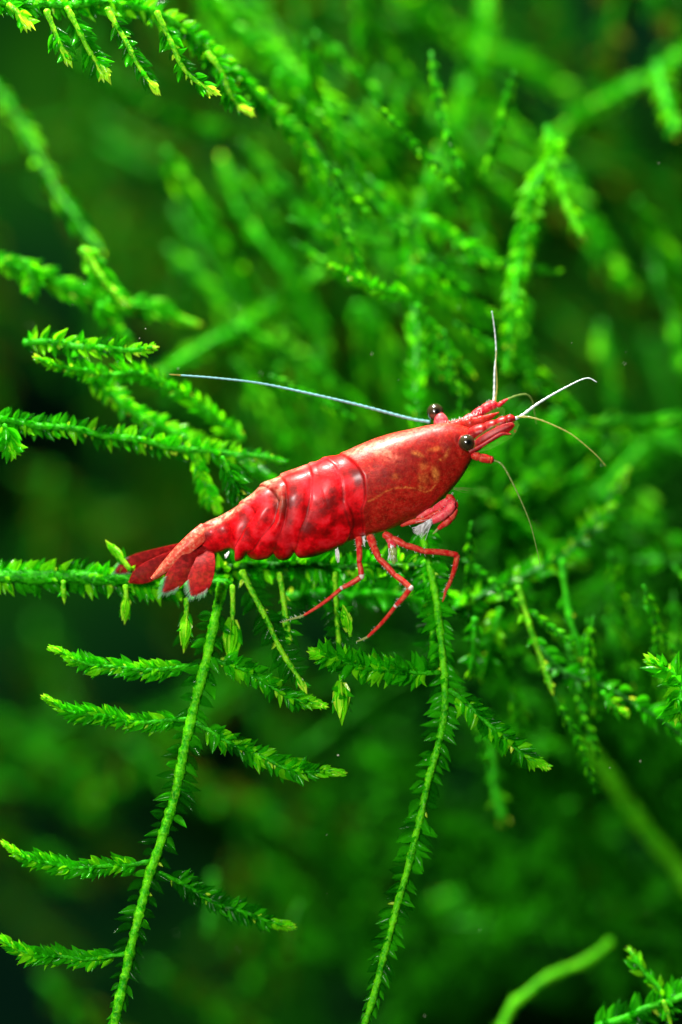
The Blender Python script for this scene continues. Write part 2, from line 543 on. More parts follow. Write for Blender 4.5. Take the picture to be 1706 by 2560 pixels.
SOFT = dict(r=(.021, .015), size=.085, gap=.028, ang=(25, 55), third=.8, spread=.7, kinds=('green', 'lime', 'green', 'green'))
SOFTD = {**SOFT, 'kinds': ('far', 'green', 'far'), 'mat': M_FARS}
SG = 'blurred moss strands behind the shrimp'
for lab, st, br in [
    ('speckled blurred strand falling steeply from the top comb towards the middle',
     B([(500, 130), (600, 235), (680, 310), (735, 420), (770, 510), (795, 585)], (.9, 1.2), **{**SOFT, 'r': (.026, .02), 'kinds': ('lime', 'green', 'green')}), []),
    ('blurred strand running from the top edge down to the centre of the picture',
     B([(470, -20), (540, 70), (620, 140), (700, 215), (790, 310), (870, 400), (930, 470)], (1.6, 2.3), **SOFT), [B([(640, 165), (680, 240), (720, 290)], (1.6, 1.7), **SOFT)]),
    ('smooth olive strand sloping down from the upper edge to the lime bud',
     B([(-20, 190), (40, 270), (100, 390), (160, 480), (230, 580)], (2.3, 1.6), r=(.026, .020), size=.09, gap=.04, ang=(15, 40), kinds=('far', 'brown', 'green', 'lime'), mat=M_FARS), []),
    ('bright lime blunt bud on its own near the edge, above the pale tipped shoot',
     B([(188, 572), (220, 615), (250, 650), (292, 695)], (.85, .75), **{**PEND, 'r': (.026, .015), 'bare': 0.0, 'size': .10, 'kinds': ('lime', 'green'), 'bud_size': 1.0}), []),
    ('leafy blurred strand running from the edge just under the lime bud',
     B([(-30, 590), (60, 618), (150, 655), (240, 690), (340, 705), (450, 740)], (.8, 1.4), **{**SOFT, 'size': .10}), [B([(60, 600), (75, 640), (70, 665)], .8, **SOFT), B([(230, 700), (250, 740), (300, 790)], (1, 1.2), **SOFT)]),
    ('faint dark strand crossing under the comb of shoots',
     B([(150, 110), (260, 200), (350, 255), (450, 290), (580, 330)], (3.0, 3.6), **SOFTD), []),
    ('tall blurred round tipped shoot leaning over the centre of the picture',
     B([(740, 800), (690, 700), (620, 580), (550, 480), (508, 365)], (2.4, 2.8), **{**SOFT, 'kinds': ('green', 'far', 'green')}), []),
    ('short blurred round tipped shoot beside the taller leaning one',
     B([(600, 740), (545, 640), (505, 560), (476, 500)], (2.5, 2.7), **{**SOFT, 'kinds': ('green', 'far', 'green')}), []),
    ('blurred strand rising to meet the leaning shoots from above the bluish antenna',
     B([(350, 880), (430, 820), (540, 760), (650, 690), (770, 600)], (2.0, 2.8), **SOFT), []),
    ('tall soft stem rising behind the eyes with several thin side twigs',
     B([(965, 990), (958, 880), (962, 780), (950, 690), (952, 580), (968, 470), (1010, 340)], (.75, 1.9), **{**SOFT, 'r': (.018, .016), 'size': .10, 'gap': .035, 'bud': False, 'mat': M_FARS}),
     [B([(945, 685), (880, 665), (820, 640), (762, 612)], (.8, .6), **{**SOFT, 'size': .07, 'r': (.018, .01)}),
      B([(958, 700), (1000, 770), (1060, 840), (1085, 862)], (.8, 1.0), **{**SOFT, 'size': .07, 'r': (.018, .012)}),
      B([(968, 800), (1010, 850), (1075, 900)], (.8, .9), **{**SOFT, 'size': .07, 'r': (.016, .012)}),
      B([(975, 500), (1040, 550), (1140, 605)], (1.3, 1.2), **{**SOFT, 'size': .08, 'r': (.02, .012)}),
      B([(960, 620), (1040, 680), (1140, 745)], (1.1, 1.4), **{**SOFT, 'size': .09, 'r': (.02, .014)})]),
    ('upright lime speckled strand above the vertical antennae with one drooping shoot',
     B([(1258, 290), (1270, 360), (1225, 440), (1205, 540), (1190, 640), (1175, 740), (1160, 850)], (1.4, .9), **{**SOFT, 'size': .10, 'kinds': ('lime', 'green', 'lime'), 'bud': False}),
     [B([(1272, 368), (1290, 440), (1312, 500), (1338, 545)], (1.3, 1.2), r=(.026, .022), size=.08, gap=.12, kinds=('green', 'lime'), mat=M_STEMY)]),
    ('blurred strand slanting across the upper corner with a lime tipped shoot',
     B([(1620, 90), (1540, 150), (1440, 205), (1340, 260), (1260, 330)], (2.8, 3.2), **SOFT),
     [B([(1512, 150), (1530, 220), (1550, 305)], (2.2, 2.0), r=(.032, .028), size=.09, gap=.08, kinds=('lime', 'green'), mat=M_STEM)]),
    ('wide faint strand crossing the top from the middle towards the corner',
     B([(900, -20), (990, 50), (1090, 110), (1200, 150), (1330, 230)], (3.6, 4.2), **{**SOFT, 'size': .11, 'r': (.03, .022)}), []),
    ('soft strand climbing to the top edge above the tall stem',
     B([(990, 470), (1030, 330), (1080, 190), (1110, 80), (1120, -30)], (3.0, 3.4), **{**SOFT, 'size': .11, 'r': (.03, .022)}), []),
    ('soft olive shoot standing behind the middle of the bluish antenna',
     B([(640, 840), (665, 920), (700, 1010), (740, 1080)], (2.0, 2.4), **{**SOFT, 'kinds': ('green', 'brown', 'green')}), []),
    ('broad blurred strand dropping behind the antenna towards the far eye',
     B([(820, 700), (860, 790), (900, 880), (940, 1000)], (2.6, 2.8), **{**SOFT, 'size': .11, 'r': (.03, .022)}), []),
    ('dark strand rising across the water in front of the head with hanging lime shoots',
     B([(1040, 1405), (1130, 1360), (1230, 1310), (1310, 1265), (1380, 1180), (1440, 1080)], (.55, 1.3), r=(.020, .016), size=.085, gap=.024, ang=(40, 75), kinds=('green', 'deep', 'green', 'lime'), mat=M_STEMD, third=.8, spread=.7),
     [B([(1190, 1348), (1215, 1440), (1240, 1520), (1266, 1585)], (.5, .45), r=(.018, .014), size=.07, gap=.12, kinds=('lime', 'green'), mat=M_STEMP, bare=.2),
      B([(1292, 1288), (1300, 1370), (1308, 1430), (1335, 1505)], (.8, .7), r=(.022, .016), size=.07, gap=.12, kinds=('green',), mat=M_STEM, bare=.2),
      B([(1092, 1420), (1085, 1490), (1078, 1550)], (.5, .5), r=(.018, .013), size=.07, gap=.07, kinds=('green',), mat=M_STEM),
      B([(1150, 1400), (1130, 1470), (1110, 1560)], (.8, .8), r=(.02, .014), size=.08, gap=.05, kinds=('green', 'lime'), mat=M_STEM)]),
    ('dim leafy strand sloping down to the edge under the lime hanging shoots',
     B([(1240, 1490), (1290, 1540), (1380, 1575), (1470, 1625), (1600, 1710)], (.7, .5), r=(.018, .014), size=.10, gap=.045, ang=(30, 60), kinds=('green', 'deep', 'green'), mat=M_STEMD, third=.6, spread=.7),
     [B([(1385, 1590), (1410, 1620), (1440, 1640)], .5, **{**SOFT, 'size': .07, 'r': (.014, .01)})]),
    ('faint thin shoot hanging alone near the edge above the dim sloping strand',
     B([(1395, 1420), (1420, 1490), (1455, 1570)], (1.3, 1.2), r=(.024, .02), size=.08, gap=.08, kinds=('green', 'far')), []),
    ('thick bright blurred stalk dropping out at the lower edge',
     B([(1345, 1715), (1410, 1800), (1480, 1900), (1620, 2080)], (2.4, 2.6), r=(.046, .056), size=.12, gap=0, kinds=('green', 'lime'), mat=M_STEMY, knots=.05), []),
    ('blurred hanging stalk with a round yellow tip beside the long curved stem',
     B([(1118, 1640), (1130, 1730), (1145, 1820), (1162, 1890)], (1.5, 1.4), r=(.026, .030), size=.08, gap=.14, kinds=('green', 'lime'), mat=M_STEM, tipkind='tip', bud_size=.8), []),
    ('broad dim stalk falling behind the curved bare filament',
     B([(1310, 1850), (1360, 1960), (1430, 2080), (1520, 2290)], (3.2, 3.8), r=(.060, .055), size=.12, gap=.10, kinds=('far', 'green', 'brown')), []),
    ('broad dim stalk sloping away from the lower middle, above the dark gaps',
     B([(1340, 1900), (1230, 1980), (1120, 2030), (980, 2090), (860, 2110)], (3.6, 4.4), r=(.055, .05), size=.14, gap=.08, kinds=('far', 'green', 'far')), []),
    ('bare blurred filament curving up from the bottom edge',
     B([(1140, 2400), (1175, 2320), (1235, 2268), (1310, 2228), (1370, 2198), (1404, 2166)], (1.6, 2.0), r=(.032, .028), size=.05, gap=.16, bud=False, kinds=('lime', 'brown'), mat=M_STEMY, knots=.05), []),
    ('soft green tip pointing down below the lowest paired shoots',
     B([(490, 2010), (484, 2070), (480, 2150)], (2.8, 2.7), r=(.026, .024), size=.08, gap=.05, ang=(10, 30), kinds=('far',), mat=M_FARS, bud=False, sparkle=0), []),
    ('small olive tip pointing down at the end of the lowest side shoot',
     B([(690, 2080), (672, 2120), (668, 2185)], (2.4, 2.3), r=(.022, .020), size=.08, gap=.05, ang=(10, 30), kinds=('brown', 'far'), mat=M_FARS, bud=False, sparkle=0), []),
    ('blurred strand reaching out from behind the throat of the shrimp',
     B([(1080, 1130), (1180, 1200), (1260, 1260), (1340, 1290)], (1.4, 1.8), **SOFT), []),
    ('pale soft strand climbing the edge beside the head level with the lower antenna',
     B([(1230, 1250), (1330, 1180), (1420, 1090), (1500, 1010), (1600, 960)], (2.2, 2.8), **SOFT), []),
]:
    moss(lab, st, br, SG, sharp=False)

moss('sharp tuft of pale pointed leaves cut off by the edge of the picture',
     B([(1640, 1660), (1600, 1610), (1566, 1570), (1545, 1545), (1500, 1512)], (.05, .0), r=(.022, .010), size=.11, gap=.036, ang=(30, 70), kinds=('green', 'lime', 'green'), third=.9, spread=.9),
     [B([(1570, 1580), (1560, 1610), (1556, 1645)], .0, **{**SIDE, 'size': .12, 'bare': 0})], 'moss strands beside the shrimp')
moss('leafy shoot with one pale upright tip in the bottom corner',
     B([(1370, 2362), (1440, 2335), (1510, 2308), (1610, 2270)], (.3, .3), r=(.026, .02), size=.11, gap=.03, ang=(45, 80), kinds=('green', 'deep', 'green'), third=.8, spread=.7, bud=False),
     [B([(1546, 2345), (1520, 2280), (1485, 2235), (1448, 2190)], (.3, .35), r=(.018, .014), size=.085, gap=.05, ang=(20, 45), kinds=('green', 'lime'), tipkind='lime'),
      B([(1525, 2300), (1540, 2340), (1550, 2390)], .2, **{**PEND, 'bare': .1})], 'moss strands beside the shrimp', sharp=False)

# the unfocused thicket farther back: nobody could count it
tm = MB()
tmats = ['far', 'brown', 'green', 'lime']
TK = [M_FAR, M_FARB, M_FARG, M_FARL, M_FARS]


def thicket(n, xr, yr, dr, size, length, slant, kinds, ang=(25, 60)):
    for _ in range(n):
        x, y, d = random.uniform(*xr), random.uniform(*yr), random.uniform(*dr)
        a = math.radians(random.gauss(*slant))
        ln = random.uniform(*length)
        p0 = Q(x, y, d)
        dirv = np.array([math.cos(a), random.uniform(-.35, .35), -math.sin(a)])
        bend = np.array([random.uniform(-.3, .3), 0, random.uniform(-.3, .3)])
        path, s = smooth_path([p0 - dirv * ln / 2, p0 + bend * ln * .3, p0 + dirv * ln / 2 + bend * ln * .2], .06)
        tm.tube(path, np.linspace(.2, .12, len(path)) * size, 6, 4)
        join_leaves(tm, leaf_places(path, s, size, size * .42, size * .2, ang=ang, third=.9, spread=.8 if ang[1] > 50 else .4, kinds=kinds, tipkind=random.choice(('lime', 'green', 'green')), bud=False, sparkle=0), tmats, low=True)


FK = ('green', 'green', 'lime', 'green', 'far')
LN = (12, 32)
thicket(20, (640, 1250), (60, 940), (1.2, 3.0), .085, (.6, 1.5), (60, 18), FK, LN)
thicket(12, (1080, 1640), (950, 1500), (1.0, 2.8), .085, (.5, 1.1), (-38, 40), FK, LN)
thicket(12, (1080, 1640), (1250, 1700), (.9, 2.2), .075, (.4, .8), (70, 12), FK, LN)
thicket(14, (1060, 1560), (1280, 1720), (.45, 1.2), .055, (.35, .8), (72, 14), FK, LN)
thicket(14, (620, 1200), (250, 960), (.7, 1.4), .06, (.4, .9), (55, 30), FK, LN)
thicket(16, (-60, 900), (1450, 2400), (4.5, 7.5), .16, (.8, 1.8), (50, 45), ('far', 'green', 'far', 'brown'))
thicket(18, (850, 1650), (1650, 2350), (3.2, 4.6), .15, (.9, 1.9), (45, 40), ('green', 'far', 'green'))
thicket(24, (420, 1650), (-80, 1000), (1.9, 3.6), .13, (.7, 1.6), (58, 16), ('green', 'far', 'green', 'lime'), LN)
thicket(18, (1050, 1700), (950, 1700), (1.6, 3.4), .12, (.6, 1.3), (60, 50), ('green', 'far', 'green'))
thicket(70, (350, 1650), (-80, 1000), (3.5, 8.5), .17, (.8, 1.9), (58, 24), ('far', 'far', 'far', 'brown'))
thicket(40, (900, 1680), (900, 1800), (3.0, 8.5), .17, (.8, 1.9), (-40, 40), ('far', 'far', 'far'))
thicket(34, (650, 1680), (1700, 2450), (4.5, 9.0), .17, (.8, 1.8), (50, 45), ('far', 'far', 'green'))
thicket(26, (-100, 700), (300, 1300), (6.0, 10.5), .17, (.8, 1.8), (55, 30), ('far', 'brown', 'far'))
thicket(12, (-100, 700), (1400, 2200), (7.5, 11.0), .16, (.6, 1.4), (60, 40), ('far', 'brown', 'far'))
sp_ = MB()
for _ in range(70):
    c_ = Q(random.uniform(-20, 1590), random.uniform(-20, 2370), random.uniform(-.8, 2.5))
    r_ = random.uniform(.0015, .0045)
    a_ = rng.normal(0, 1, (6, 3)); a_ /= np.linalg.norm(a_, axis=1)[:, None]
    o_ = np.array([[1, 0, 0], [-1, 0, 0], [0, 1, 0], [0, -1, 0], [0, 0, 1], [0, 0, -1]]) + a_ * .35
    sp_.add(c_ + o_ * r_, [(0, 2, 4), (2, 1, 4), (1, 3, 4), (3, 0, 4), (2, 0, 5), (1, 2, 5), (3, 1, 5), (0, 3, 5)])
nt_ = NT('silt')
so = link('floating_specks', sp_.mesh('floating_specks', [nt_.surf(nt_.n('ShaderNodeBsdfDiffuse', Color=(.45, .5, .36, 1)).outputs[0])]))
tag(so, 'tiny pale specks of silt floating in the water', None, None, 'stuff')
to = link('moss_thicket', tm.mesh('moss_thicket', TK))
tag(to, 'unfocused green moss thicket filling the water far behind the shrimp', 'moss', None, 'stuff')

# back of the tank, overgrown with algae
nt = NT('tank_back')
f1 = noise(nt, 0.35, 3.0)
colb = nt.ramp(f1, [(0.36, (0.001, 0.008, 0.004)), (0.54, (0.003, 0.03, 0.002)), (0.72, (0.012, 0.08, 0.002))])
pbm = nt.n('ShaderNodeBsdfDiffuse', Color=colb, Roughness=0.8)
bm_ = MB()
gx = np.linspace(-16, 16, 60); gz = np.linspace(-12, 12, 48)
vv = [(x, 13.5 + .5 * math.sin(x * 1.3 + z) + .4 * math.sin(z * 1.7 - x * .6), z) for z in gz for x in gx]
ff = [(j * 60 + i, j * 60 + i + 1, (j + 1) * 60 + i + 1, (j + 1) * 60 + i) for j in range(47) for i in range(59)]
bm_.add(vv, ff)
bo = link('background', bm_.mesh('background', [nt.surf(pbm.outputs[0])]))
tag(bo, 'dark green algae covered back of the tank', None, None, 'structure')

# ------------------------------------------------------------------ the shrimp
root = empty('shrimp', P(880, 1420, 0))
RO = np.array(root.location)
tag(root, 'red shrimp with dark round eyes and pale antennae standing on the moss', 'shrimp')


def part(name, mb, mats, parent=None, label=None):
    pr = parent or root
    org = RO
    o = link(name, mb.mesh(name, mats, org), pr)
    if label: o['label'] = label
    return o


# ring ends on the back (D) and on the belly (V), in photograph pixels, head to tail
RINGS = [((1212, 1088), (1214, 1112)), ((1166, 1066), (1186, 1142)), ((1121, 1057), (1161, 1184)), ((1075, 1062), (1141, 1211)), ((1034, 1071), (1108, 1246)),
         ((983, 1082), (1064, 1279)), ((935, 1097), (1012, 1307)), ((893, 1115), (962, 1327)), ((851, 1136), (913, 1338)), ((805, 1146), (870, 1358)),
         ((760, 1159), (814, 1385)), ((716, 1175), (758, 1399)), ((684, 1189), (712, 1402)), ((652, 1206), (662, 1403)), ((620, 1235), (628, 1402)),
         ((590, 1259), (588, 1402)), ((553, 1282), (578, 1378)), ((515, 1300), (550, 1386)), ((484, 1322), (530, 1392)), ((462, 1344), (520, 1398)), ((452, 1360), (505, 1402))]
NR, NA = 620, 220
ring = np.array([[*a, *b] for a, b in RINGS], float)
ku = np.arange(len(ring))
U = np.linspace(0, len(ring) - 1, NR)


def cr(u, k):
    e = np.concatenate([[2 * ring[0, k] - ring[1, k]], ring[:, k], [2 * ring[-1, k] - ring[-2, k]]])
    i = np.clip(np.floor(u).astype(int), 0, len(ring) - 2)
    t = u - i
    a, b, c, d = e[i], e[i + 1], e[i + 2], e[i + 3]
    return 0.5 * (2 * b + (c - a) * t + (2 * a - 5 * b + 4 * c - d) * t * t + (3 * b - a - 3 * c + d) * t ** 3)


Dp = np.stack([cr(U, 0), cr(U, 1)], 1)
Vp = np.stack([cr(U, 2), cr(U, 3)], 1)
wfac = np.interp(U, [0, 1, 2, 3, 6, 9, 12, 15, 17, 20], [1.0, .98, .78, .72, .76, .74, .74, .78, .84, .8])
half = np.linalg.norm(Vp - Dp, axis=1) / 2
th = np.linspace(0, 2 * math.pi, NA, endpoint=False)


def section(th):
    c, s = np.cos(th), np.sin(th)
    return np.sign(c) * np.abs(c) ** 0.94, np.sign(s) * np.abs(s) ** 0.9 * (1 - 0.10 * (-c))   # a little fuller above


cs, sn = section(th)
mid = (Dp + Vp) / 2
axv = (Vp - Dp) / 2
imgx = mid[:, None, 0] - cs[None] * axv[:, None, 0]
imgy = mid[:, None, 1] - cs[None] * axv[:, None, 1]
dep = -(sn[None] * (half * wfac)[:, None]) / PX                # th in (0, pi) is the near side
vfrac = np.arccos(np.clip(np.cos(th), -1, 1)) / math.pi        # 0 back .. 1 belly
X = np.stack([(imgx - 853) / PX, dep, (1280 - imgy) / PX], -1)

# outward normals of the smooth form
du = np.gradient(X, axis=0)
dv = np.roll(X, -1, 1) - np.roll(X, 1, 1)
Nn = np.cross(du, dv)
Nn /= np.linalg.norm(Nn, axis=-1)[..., None] + 1e-9
cen = np.stack([(mid[:, 0] - 853) / PX, np.zeros(NR), (1280 - mid[:, 1]) / PX], -1)[:, None, :]
if np.mean(np.sum(Nn * (X - cen), -1)) < 0:
    Nn = -Nn


def to_uv(px, py):
    near = (th > 0.02) & (th < math.pi - .02)
    dx = imgx[:, near] - px; dy = imgy[:, near] - py
    k = np.argmin(dx * dx + dy * dy)
    i, j = np.unravel_index(k, dx.shape)
    return U[i], vfrac[near][j]


def Z2(pts):   # pixels of an enlarged view of the abdomen
    return [(520 + x / 3.564, 1080 + y / 3.564) for x, y in pts]


def Z1(pts):   # pixels of an enlarged view of the head
    return [(840 + x / 3.92, 960 + y / 3.92) for x, y in pts]


def border(pts):
    uv = sorted([to_uv(*p) for p in pts], key=lambda q: q[1])
    v = np.array([q[1] for q in uv]); u = np.array([q[0] for q in uv])
    return np.interp(vfrac, v, u)


edges = [border(Z2([(1185, 205), (1330, 300), (1395, 400), (1405, 500), (1400, 610), (1372, 690), (1385, 780), (1390, 890)])),
         border(Z2([(1010, 235), (1130, 300), (1200, 420), (1215, 560), (1210, 640)])),
         border(Z2([(900, 262), (935, 400), (925, 600), (880, 760), (830, 900), (778, 1085)])),
         border(Z2([(640, 370), (700, 470), (712, 650), (690, 800), (630, 960), (592, 1085)])),
         border(Z2([(455, 470), (560, 500), (640, 610), (600, 800), (480, 950), (352, 1100)])),
         border(Z2([(270, 625), (370, 640), (430, 720), (330, 880), (240, 1035)]))]
disp = np.zeros((NR, NA))
seamdark = np.zeros((NR, NA))
Ug = U[:, None]
for k, e in enumerate(edges):
    g = e[None] - Ug                            # > 0: in front of the edge, on the overlapping plate
    T = .009
    step = 1 / (1 + np.exp(-np.clip(g / .038, -40, 40)))
    disp += T * step * np.exp(-np.clip(g, 0, 9) / .55)
    seamdark += np.exp(-((g + .05) / .07) ** 2)
for e0, e1 in zip(edges[1:-1], edges[2:]):          # each plate is domed
    fr = np.clip((Ug - e0[None]) / np.maximum(e1 - e0, .2)[None], 0, 1)
    disp += .016 * np.sin(math.pi * fr) * (np.clip((vfrac - .10) / .25, 0, 1) * (1 - .75 * np.clip((vfrac - .72) / .2, 0, 1)))[None]
# the second plate also overlaps the first with a rounded front edge, low on the flank
fe = border(Z2([(1150, 560), (1240, 640), (1285, 740), (1290, 820), (1265, 900), (1225, 985)]))
g = Ug - fe[None]
low = np.clip((vfrac - .48) / .12, 0, 1)[None]
disp += .007 * low / (1 + np.exp(-np.clip(g / .02, -40, 40))) * np.exp(-np.clip(g, 0, 9) / 1.2)
seamdark += low * np.exp(-((g + .06) / .08) ** 2)
# flank lobes swell between the notches
for uc, vc, su, sv, h in [(10.6, .74, .55, .2, .018), (12.2, .76, .40, .2, .014), (13.5, .76, .42, .2, .014), (14.9, .76, .35, .2, .010)]:
    disp += h * np.exp(-((Ug - uc) / su) ** 2 - ((vfrac[None] - vc) / sv) ** 2)
# notched belly line: the plates end in separate rounded lobes
notch = np.zeros((NR, 1))
for px, py, dpt in [(737, 1387, .040), (685, 1386, .046), (618, 1391, .034)]:
    un = np.interp(-px, -Vp[:, 0], U)
    notch[:, 0] += dpt * np.exp(-np.abs((U - un) / .20) ** 1.3)
disp -= notch * np.clip((vfrac - .62) / .38, 0, 1)[None] ** 1.2
disp -= .014 * np.clip((Ug - 8.6) / .8, 0, 1)
# soft unevenness
from mathutils import noise as mn
lump = np.array([mn.noise(Vector((x[0] * 9, x[1] * 9, x[2] * 9))) for x in X.reshape(-1, 3)[::1]]).reshape(NR, NA)
disp += .008 * lump * np.clip((Ug - 8) / 2, 0, 1)
# close the head end
headround = np.sqrt(np.clip(1 - ((.35 - np.clip(U, 0, .35)) / .35) ** 2, 0, 1))[:, None, None]
X = cen + (X - cen) * (0.35 + 0.65 * headround)
tailround = np.sqrt(np.clip(1 - ((np.clip(U, 19.2, 20) - 19.2) / .8) ** 2, 0, 1))[:, None, None]
X = cen + (X - cen) * (0.15 + 0.85 * tailround)
Xb = X + Nn * disp[..., None]
mb = MB()
faces = []
for i in range(NR - 1):
    o0, o1 = i * NA, (i + 1) * NA
    for j in range(NA):
        j2 = (j + 1) % NA
        faces.append((o0 + j, o0 + j2, o1 + j2, o1 + j))
faces.append(tuple(range(NA))[::-1])
faces.append(tuple((NR - 1) * NA + j for j in range(NA)))
mb.add(Xb.reshape(-1, 3), faces)

# the rostrum: a keel that leaves the carapace over the eyes, toothed above
rt = [P(1060, 1086, -.01), P(1100, 1078, -.01), P(1130, 1073, -.01), P(1171, 1062, 0), P(1208, 1050, 0), P(1248, 1031, .01)]
rp, rs = smooth_path(rt, .006)
rl = rs[-1]
rr = np.interp(rs / rl, [0, .2, .4, .62, .82, 1], [.030, .046, .046, .037, .022, .003]) * (1 + .14 * np.maximum(0, np.sin(rs * 95)) ** 2)
mb.tube(rp, rr, 14, flat=.55)

ix = imgx.reshape(-1); iy = imgy.reshape(-1)


def seg_dist(pts, x, y):
    best = np.full(x.shape, 1e9)
    for (ax, ay), (bx, by) in zip(pts[:-1], pts[1:]):
        dx, dy = bx - ax, by - ay
        t = np.clip(((x - ax) * dx + (y - ay) * dy) / (dx * dx + dy * dy + 1e-9), 0, 1)
        best = np.minimum(best, np.hypot(x - ax - t * dx, y - ay - t * dy))
    return best


def blobs(lst):
    m = np.zeros(ix.shape)
    for x, y, rx, ry, ang, w in lst:
        a = math.radians(ang)
        dx = ix - x; dy = iy - y
        u_ = (dx * math.cos(a) + dy * math.sin(a)) / rx
        v_ = (-dx * math.sin(a) + dy * math.cos(a)) / ry
        m = np.maximum(m, w * np.exp(-(u_ ** 2 + v_ ** 2) ** 1.3))
    return m


def z2b(l): return [(520 + x / 3.564, 1080 + y / 3.564, rx / 3.564, ry / 3.564, a, w) for x, y, rx, ry, a, w in l]
def z1b(l): return [(840 + x / 3.92, 960 + y / 3.92, rx / 3.92, ry / 3.92, a, w) for x, y, rx, ry, a, w in l]


carap = np.clip((edges[0][None] - Ug) / .1, 0, 1).reshape(-1)
pale = np.maximum(.72 * blobs(z1b([(260, 650, 150, 45, -18, .85), (420, 600, 110, 50, -10, .8), (560, 560, 170, 60, -15, .65), (800, 470, 200, 40, -12, .5), (480, 690, 170, 60, 20, .45), (1000, 410, 130, 25, -12, .4)])),
                  blobs(z2b([(820, 290, 150, 30, -22, .55), (560, 410, 150, 55, -38, .9), (350, 580, 110, 45, -38, .85), (640, 560, 50, 130, -10, .30), (180, 710, 120, 40, -30, .9), (60, 790, 110, 40, -35, .9)])))
pale = np.maximum(pale, .8 * np.exp(-(seg_dist([(553, 1288), (515, 1306), (484, 1328), (455, 1362)], ix, iy) / 9) ** 2))
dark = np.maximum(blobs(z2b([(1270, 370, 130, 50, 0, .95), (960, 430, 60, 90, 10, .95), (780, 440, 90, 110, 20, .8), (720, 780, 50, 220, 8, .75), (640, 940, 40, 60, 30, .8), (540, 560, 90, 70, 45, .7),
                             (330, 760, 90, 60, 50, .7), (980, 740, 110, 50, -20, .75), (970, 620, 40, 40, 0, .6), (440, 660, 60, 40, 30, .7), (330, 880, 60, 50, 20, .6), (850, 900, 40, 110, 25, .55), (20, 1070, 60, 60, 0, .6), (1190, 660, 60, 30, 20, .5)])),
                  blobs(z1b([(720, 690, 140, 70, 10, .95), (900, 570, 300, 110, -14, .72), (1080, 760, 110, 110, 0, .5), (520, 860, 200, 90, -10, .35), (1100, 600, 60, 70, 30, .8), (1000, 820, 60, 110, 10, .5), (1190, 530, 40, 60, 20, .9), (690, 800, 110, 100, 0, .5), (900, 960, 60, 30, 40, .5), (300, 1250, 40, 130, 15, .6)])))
dark = np.maximum(dark, .75 * np.clip(seamdark.reshape(-1), 0, 1))  # creases between the plates shaded in the colour
yline = np.exp(-(seg_dist(Z1([(315, 1150), (400, 1110), (470, 1060), (560, 1025), (680, 1012), (790, 1030), (880, 1062), (930, 1040), (970, 990)]), ix, iy) / 1.7) ** 2)
yel = np.maximum(yline * .75, blobs(z1b([(965, 890, 38, 70, -8, 1.0), (800, 690, 60, 24, 20, .7), (860, 800, 40, 50, 30, .55), (840, 1015, 40, 15, 20, .8), (1080, 690, 20, 60, 25, .5), (970, 640, 70, 20, -10, .5), (580, 910, 40, 30, 0, .45), (1020, 745, 16, 10, 20, .8), (870, 930, 60, 60, 0, .45), (820, 930, 16, 50, -10, .6)])))
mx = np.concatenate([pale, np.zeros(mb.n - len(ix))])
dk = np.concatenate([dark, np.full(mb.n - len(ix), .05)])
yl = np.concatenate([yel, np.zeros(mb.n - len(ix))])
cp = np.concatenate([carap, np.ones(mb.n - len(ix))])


def shrimp_mat():
    nt = NT('shrimp_shell')
    at = nt.n('ShaderNodeAttribute', {'attribute_name': 'pigment_shade'})
    sep = nt.n('ShaderNodeSeparateColor', Color=at.outputs['Color'])
    pal, drk, yl_ = sep.outputs[0], sep.outputs[1], sep.outputs[2]
    cpx = at.outputs['Alpha']
    pos = nt.n('ShaderNodeNewGeometry').outputs['Position']
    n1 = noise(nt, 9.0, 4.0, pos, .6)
    n2 = noise(nt, 34.0, 3.0, pos, .6)
    n3 = noise(nt, 120.0, 2.0, pos, .6)
    abd = nt.ramp(n1, [(.36, (.24, .001, .001)), (.45, (.50, .001, .003)), (.52, (.80, .002, .007)), (.65, (.97, .028, .042))])  # noise contrast also paints the abdomen's shadows and bright lumps into the colour
    car = nt.ramp(n2, [(.30, (.24, .004, .002)), (.55, (.46, .009, .005)), (.75, (.62, .030, .018))])
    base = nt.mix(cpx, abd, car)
    base = nt.mix(nt.math('MULTIPLY', nt.ramp(n3, [(.5, (0, 0, 0)), (.72, (1, 1, 1))]), nt.math('MULTIPLY', cpx, .17)), base, (.78, .30, .10, 1))
    pf = nt.math('MULTIPLY', pal, nt.ramp(n2, [(.34, (.05, .05, .05)), (.66, (.95, .95, .95))]), True)
    base = nt.mix(pf, base, (.93, .54, .34, 1))
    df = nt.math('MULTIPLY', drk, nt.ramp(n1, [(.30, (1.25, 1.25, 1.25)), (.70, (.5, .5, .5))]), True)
    base = nt.mix(df, base, (.15, .003, .002, 1))  # dark organ mottles, plus body shading put into the colour
    yf = nt.math('MULTIPLY', nt.math('MULTIPLY', yl_, nt.ramp(n2, [(.32, (.1, .1, .1)), (.62, (1, 1, 1))])), nt.ramp(n3, [(.35, (.45, .45, .45)), (.6, (.9, .9, .9))]), True)
    base = nt.mix(yf, base, (.90, .34, .06, 1))
    hgt = nt.math('ADD', nt.math('MULTIPLY', n2, .7), nt.math('MULTIPLY', n3, .3))
    bump = nt.n('ShaderNodeBump', Strength=.30, Distance=.012, Height=hgt).outputs[0]
    pb = nt.n('ShaderNodeBsdfPrincipled', Base_Color=base, Roughness=.46, Normal=bump)
    pb.inputs['Subsurface Weight'].default_value = .32
    pb.inputs['Subsurface Radius'].default_value = (1.0, .08, .06)
    pb.inputs['Subsurface Scale'].default_value = .035
    pb.inputs['Specular IOR Level'].default_value = .18
    pb.inputs['Coat Weight'].default_value = .16
    pb.inputs['Coat Roughness'].default_value = .22
    return nt.surf(pb.outputs[0])


